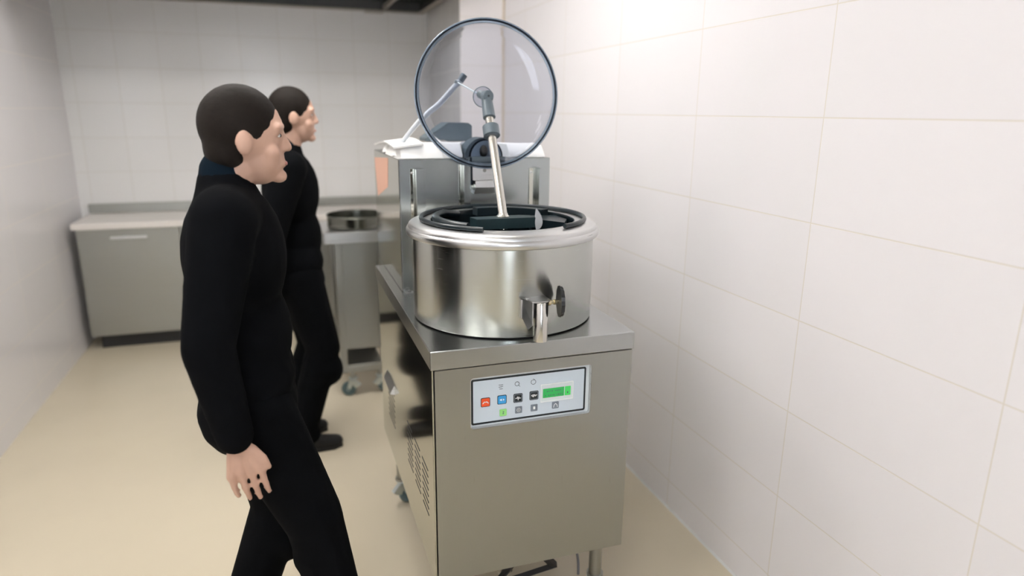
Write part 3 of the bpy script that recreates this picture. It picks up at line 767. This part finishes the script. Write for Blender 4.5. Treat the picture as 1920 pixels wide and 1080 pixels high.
def person(label, loc, J, hair=(.025, .017, .012)):
    """J: joints in the person's frame, facing +x, left = +y, feet on z = 0 (world axes, shifted by loc)"""
    root = thing('person', label, 'person', loc)
    o = Vector(loc)
    V = lambda p: Vector(p)+o
    S = lambda j: V(J[j])
    # body ---------------------------------------------------------------
    b_ = B()
    hd = S('head')
    ell(b_, hd+Vector((-.006, 0, .02)), (.093, .074, .098)); ell(b_, hd+Vector((.022, 0, -.045)), (.062, .055, .068))
    cap(b_, S('neck'), .055, hd+Vector((-.012, 0, -.06)), .052)
    cap(b_, hd+Vector((.080, 0, .016)), .008, hd+Vector((.093, 0, -.020)), .0115)
    for s in (-1, 1): ell(b_, hd+Vector((.086, s*.010, -.024)), (.010, .007, .007), 10)            # nose
    for s in (-1, 1):
        ell(b_, hd+Vector((-.006, s*.077, -.005)), (.02, .012, .032), 12)                   # ears
        cap(b_, hd+Vector((.078, s*.014, .032)), .011, hd+Vector((.072, s*.045, .030)), .010)  # brow
        cap(b_, hd+Vector((.074, s*.018, .019)), .007, hd+Vector((.068, s*.044, .017)), .007)
        cap(b_, hd+Vector((.055, s*.042, -.03)), .020, hd+Vector((.05, s*.03, -.06)), .02)
    cap(b_, hd+Vector((.078, -.014, -.060)), .010, hd+Vector((.078, .014, -.060)), .010)
    ell(b_, hd+Vector((.066, 0, -.092)), (.022, .022, .018), 12)
    ell(b_, S('chest'), (.105, .155, .17)); ell(b_, S('waist'), (.10, .135, .15)); ell(b_, S('pelvis'), (.11, .15, .12))
    cap(b_, S('chest'), .10, S('neck'), .055)
    for s in ('L', 'R'):
        cap(b_, S('shoulder'+s), .058, S('elbow'+s), .042); cap(b_, S('elbow'+s), .041, S('wrist'+s), .027)
        cap(b_, S('hip'+s), .085, S('knee'+s), .056); cap(b_, S('knee'+s), .055, S('ankle'+s), .038)
        cap(b_, S('ankle'+s), .035, S('ankle'+s)+Vector((.085, 0, -.052)), .020)
        # hand
        w_ = S('wrist'+s); sy = 1 if s == 'L' else -1
        dn = (S('wrist'+s)-S('elbow'+s)).normalized(); fwd = Vector((1, 0, 0)); fwd = (fwd-dn*fwd.dot(dn)).normalized()
        for k in range(4):
            kn = w_+dn*.085+fwd*(.036-.0235*k)
            cap(b_, w_+dn*.01+fwd*(.012-.008*k), .014, kn, .0115, 10)
            ln = (.040, .045, .042, .034)[k]; ind = Vector((0, -sy, 0))
            p1 = kn+dn*ln*.95+ind*.005; p2 = p1+dn*ln*.58+ind*.009; p3 = p2+dn*ln*.4+ind*.010
            cap(b_, kn, .0090, p1, .0082, 10); cap(b_, p1, .0082, p2, .0075, 10); cap(b_, p2, .0075, p3, .0068, 10)
        t1 = w_+dn*.030+fwd*.030; t2 = t1+dn*.030+fwd*.018; t3 = t2+dn*.028+fwd*.004-Vector((0, sy*.008, 0))
        cap(b_, w_+dn*.012+fwd*.010, .015, t1, .013, 10); cap(b_, t1, .012, t2, .0105, 10); cap(b_, t2, .010, t3, .0085, 10)
    body = fused('body', b_, 'skin', root, .0045, 3)
    for s in (-1, 1):
        e = B(); ell(e, hd+Vector((.068, s*.030, .010)), (.0115, .0115, .006), 14); ob = obj('eye', e, 'eye_white', root, smooth=True)
        e = B(); ell(e, hd+Vector((.078, s*.031, .010)), (.0025, .0045, .0045), 12); obj('iris', e, 'eye_dark', ob, smooth=True)
    e = B(); cap(e, hd+Vector((.0855, -.016, -.060)), .0045, hd+Vector((.0855, .016, -.060)), .0045); obj('lips', e, 'lip_mat', root, smooth=True)
    # hair
    b_ = B(); ell(b_, hd+Vector((-.018, 0, .036)), (.098, .083, .098)); ell(b_, hd+Vector((-.045, 0, -.02)), (.062, .072, .07))
    fused('hair', b_, 'hair_mat', root, .009, 3)
    # trousers
    b_ = B(); ell(b_, S('pelvis')+Vector((0, 0, .01)), (.128, .172, .125))
    for s in ('L', 'R'):
        cap(b_, S('hip'+s), .107, S('knee'+s), .082); cap(b_, S('knee'+s), .080, S('ankle'+s)+Vector((.0, 0, .045)), .073)
        cap(b_, S('ankle'+s)+Vector((.006, 0, .03)), .074, S('ankle'+s)+Vector((.016, 0, .008)), .066)
        k = S('knee'+s); cap(b_, k+Vector((.01, 0, -.10)), .078, k+Vector((.012, .01, -.12)), .079)
    fused('trousers', b_, 'cloth_black', root, .010, 4)
    # jacket
    b_ = B(); ell(b_, S('chest'), (.128, .180, .19)); ell(b_, S('waist'), (.122, .160, .17))
    cap(b_, S('pelvis')+Vector((.0, -.06, .02)), .125, S('pelvis')+Vector((0, .06, .02)), .125)
    cap(b_, S('pelvis')+Vector((.0, -.055, -.07)), .128, S('pelvis')+Vector((0, .055, -.07)), .128)
    cap(b_, S('chest')+Vector((-.01, 0, .06)), .10, S('neck')+Vector((-.005, 0, -.02)), .072)
    for s in ('L', 'R'):
        cap(b_, S('chest')+Vector((0, 0, .10)), .09, S('shoulder'+s), .078)
        cap(b_, S('shoulder'+s), .078, S('elbow'+s), .060)
        cap(b_, S('elbow'+s), .060, S('elbow'+s).lerp(S('wrist'+s), .93), .045)
    fused('jacket', b_, 'cloth_black', root, .010, 4)
    b_ = B(); cap(b_, S('neck')+Vector((-.006, 0, -.025)), .070, S('neck')+Vector((-.006, 0, .012)), .062); fused('collar', b_, 'cloth_navy', root, .008, 2)
    # shoes
    for s in ('L', 'R'):
        a = S('ankle'+s); b_ = B()
        cap(b_, (a.x-.035, a.y, .040), .040, (a.x+.05, a.y, .043), .044); cap(b_, (a.x+.05, a.y, .036), .042, (a.x+.150, a.y, .030), .034)
        cap(b_, (a.x-.02, a.y, .055), .042, (a.x+.0, a.y, .085), .044)
        box(b_, a.x-.07, a.x+.155, a.y-.036, a.y+.036, .0105, .03)
        sh = fused('shoe', b_, 'shoe_black', root, .008, 3)
        b_ = B(); prism(b_, [(a.x-.078, a.y-.022), (a.x-.06, a.y-.036), (a.x+.05, a.y-.042), (a.x+.14, a.y-.038), (a.x+.180, a.y-.012), (a.x+.180, a.y+.012), (a.x+.14, a.y+.038), (a.x+.05, a.y+.042), (a.x-.06, a.y+.036), (a.x-.078, a.y+.022)], 2, 0, .016)
        obj('sole', b_, 'shoe_black', sh)
    return root

def pose(**k):
    J = dict(head=(.03, 0, 1.60), neck=(-.01, 0, 1.465), chest=(-.01, 0, 1.27), waist=(-.005, 0, 1.06), pelvis=(-.01, 0, .93),
             shoulderL=(-.015, .175, 1.385), shoulderR=(-.015, -.175, 1.385), elbowL=(-.04, .235, 1.10), elbowR=(-.04, -.235, 1.10),
             wristL=(.03, .24, .86), wristR=(.03, -.24, .86), hipL=(0, .09, .88), hipR=(0, -.09, .88),
             kneeL=(.03, .10, .48), kneeR=(.03, -.10, .48), ankleL=(0, .10, .085), ankleR=(0, -.10, .085))
    J.update(k); return J
pa = person('person in black jacket and trousers standing beside the trolley, facing the machine', (-.127, 2.45, 0),
       pose(elbowR=(-.10, -.235, 1.11), wristR=(-.13, -.21, .875), kneeR=(.085, -.09, .53), ankleR=(-.03, -.08, .085), kneeL=(.05, .10, .50), ankleL=(-.09, .12, .085)))
# pocket flap of the jacket seen at the frame edge
pb = person('person in loose black clothes standing nearest the camera at left', (-.287, 1.02, 0),
       pose(kneeR=(.135, -.08, .52), ankleR=(.20, -.08, .085), kneeL=(.04, .10, .48), ankleL=(-.08, .12, .085),
            head=(.045, 0, 1.56), wristL=(-.01, .24, .86), wristR=(-.03, -.24, .86), elbowR=(-.07, -.235, 1.10)))

# ------------------------------------------------------------------ light
W = bpy.data.worlds.new('world'); scene.world = W; W.use_nodes = True
bg = W.node_tree.nodes['Background']; bg.inputs['Color'].default_value = (.86, .92, 1, 1); bg.inputs['Strength'].default_value = 2.2
def area(name, loc, rotd, sx, sy, p, c):
    l = bpy.data.lights.new(name, 'AREA'); l.shape = 'RECTANGLE'; l.size = sx; l.size_y = sy; l.energy = p; l.color = c
    o = bpy.data.objects.new(name, l); col.objects.link(o); o.location = loc
    o.rotation_euler = [math.radians(a) for a in rotd]; return o
area('added_window_light', ((WX0+WX1)/2, YF-.15, (WZ0+WZ1)/2), (90, 0, 0), WX1-WX0-.1, WZ1-WZ0-.1, 45, (.92, .95, 1))  # daylight lamp outside the added, unseen window
scene.view_settings.view_transform = 'Standard'; scene.view_settings.look = 'None'
scene.view_settings.gamma = 1; scene.view_settings.use_curve_mapping = False
scene.view_settings.exposure = 0
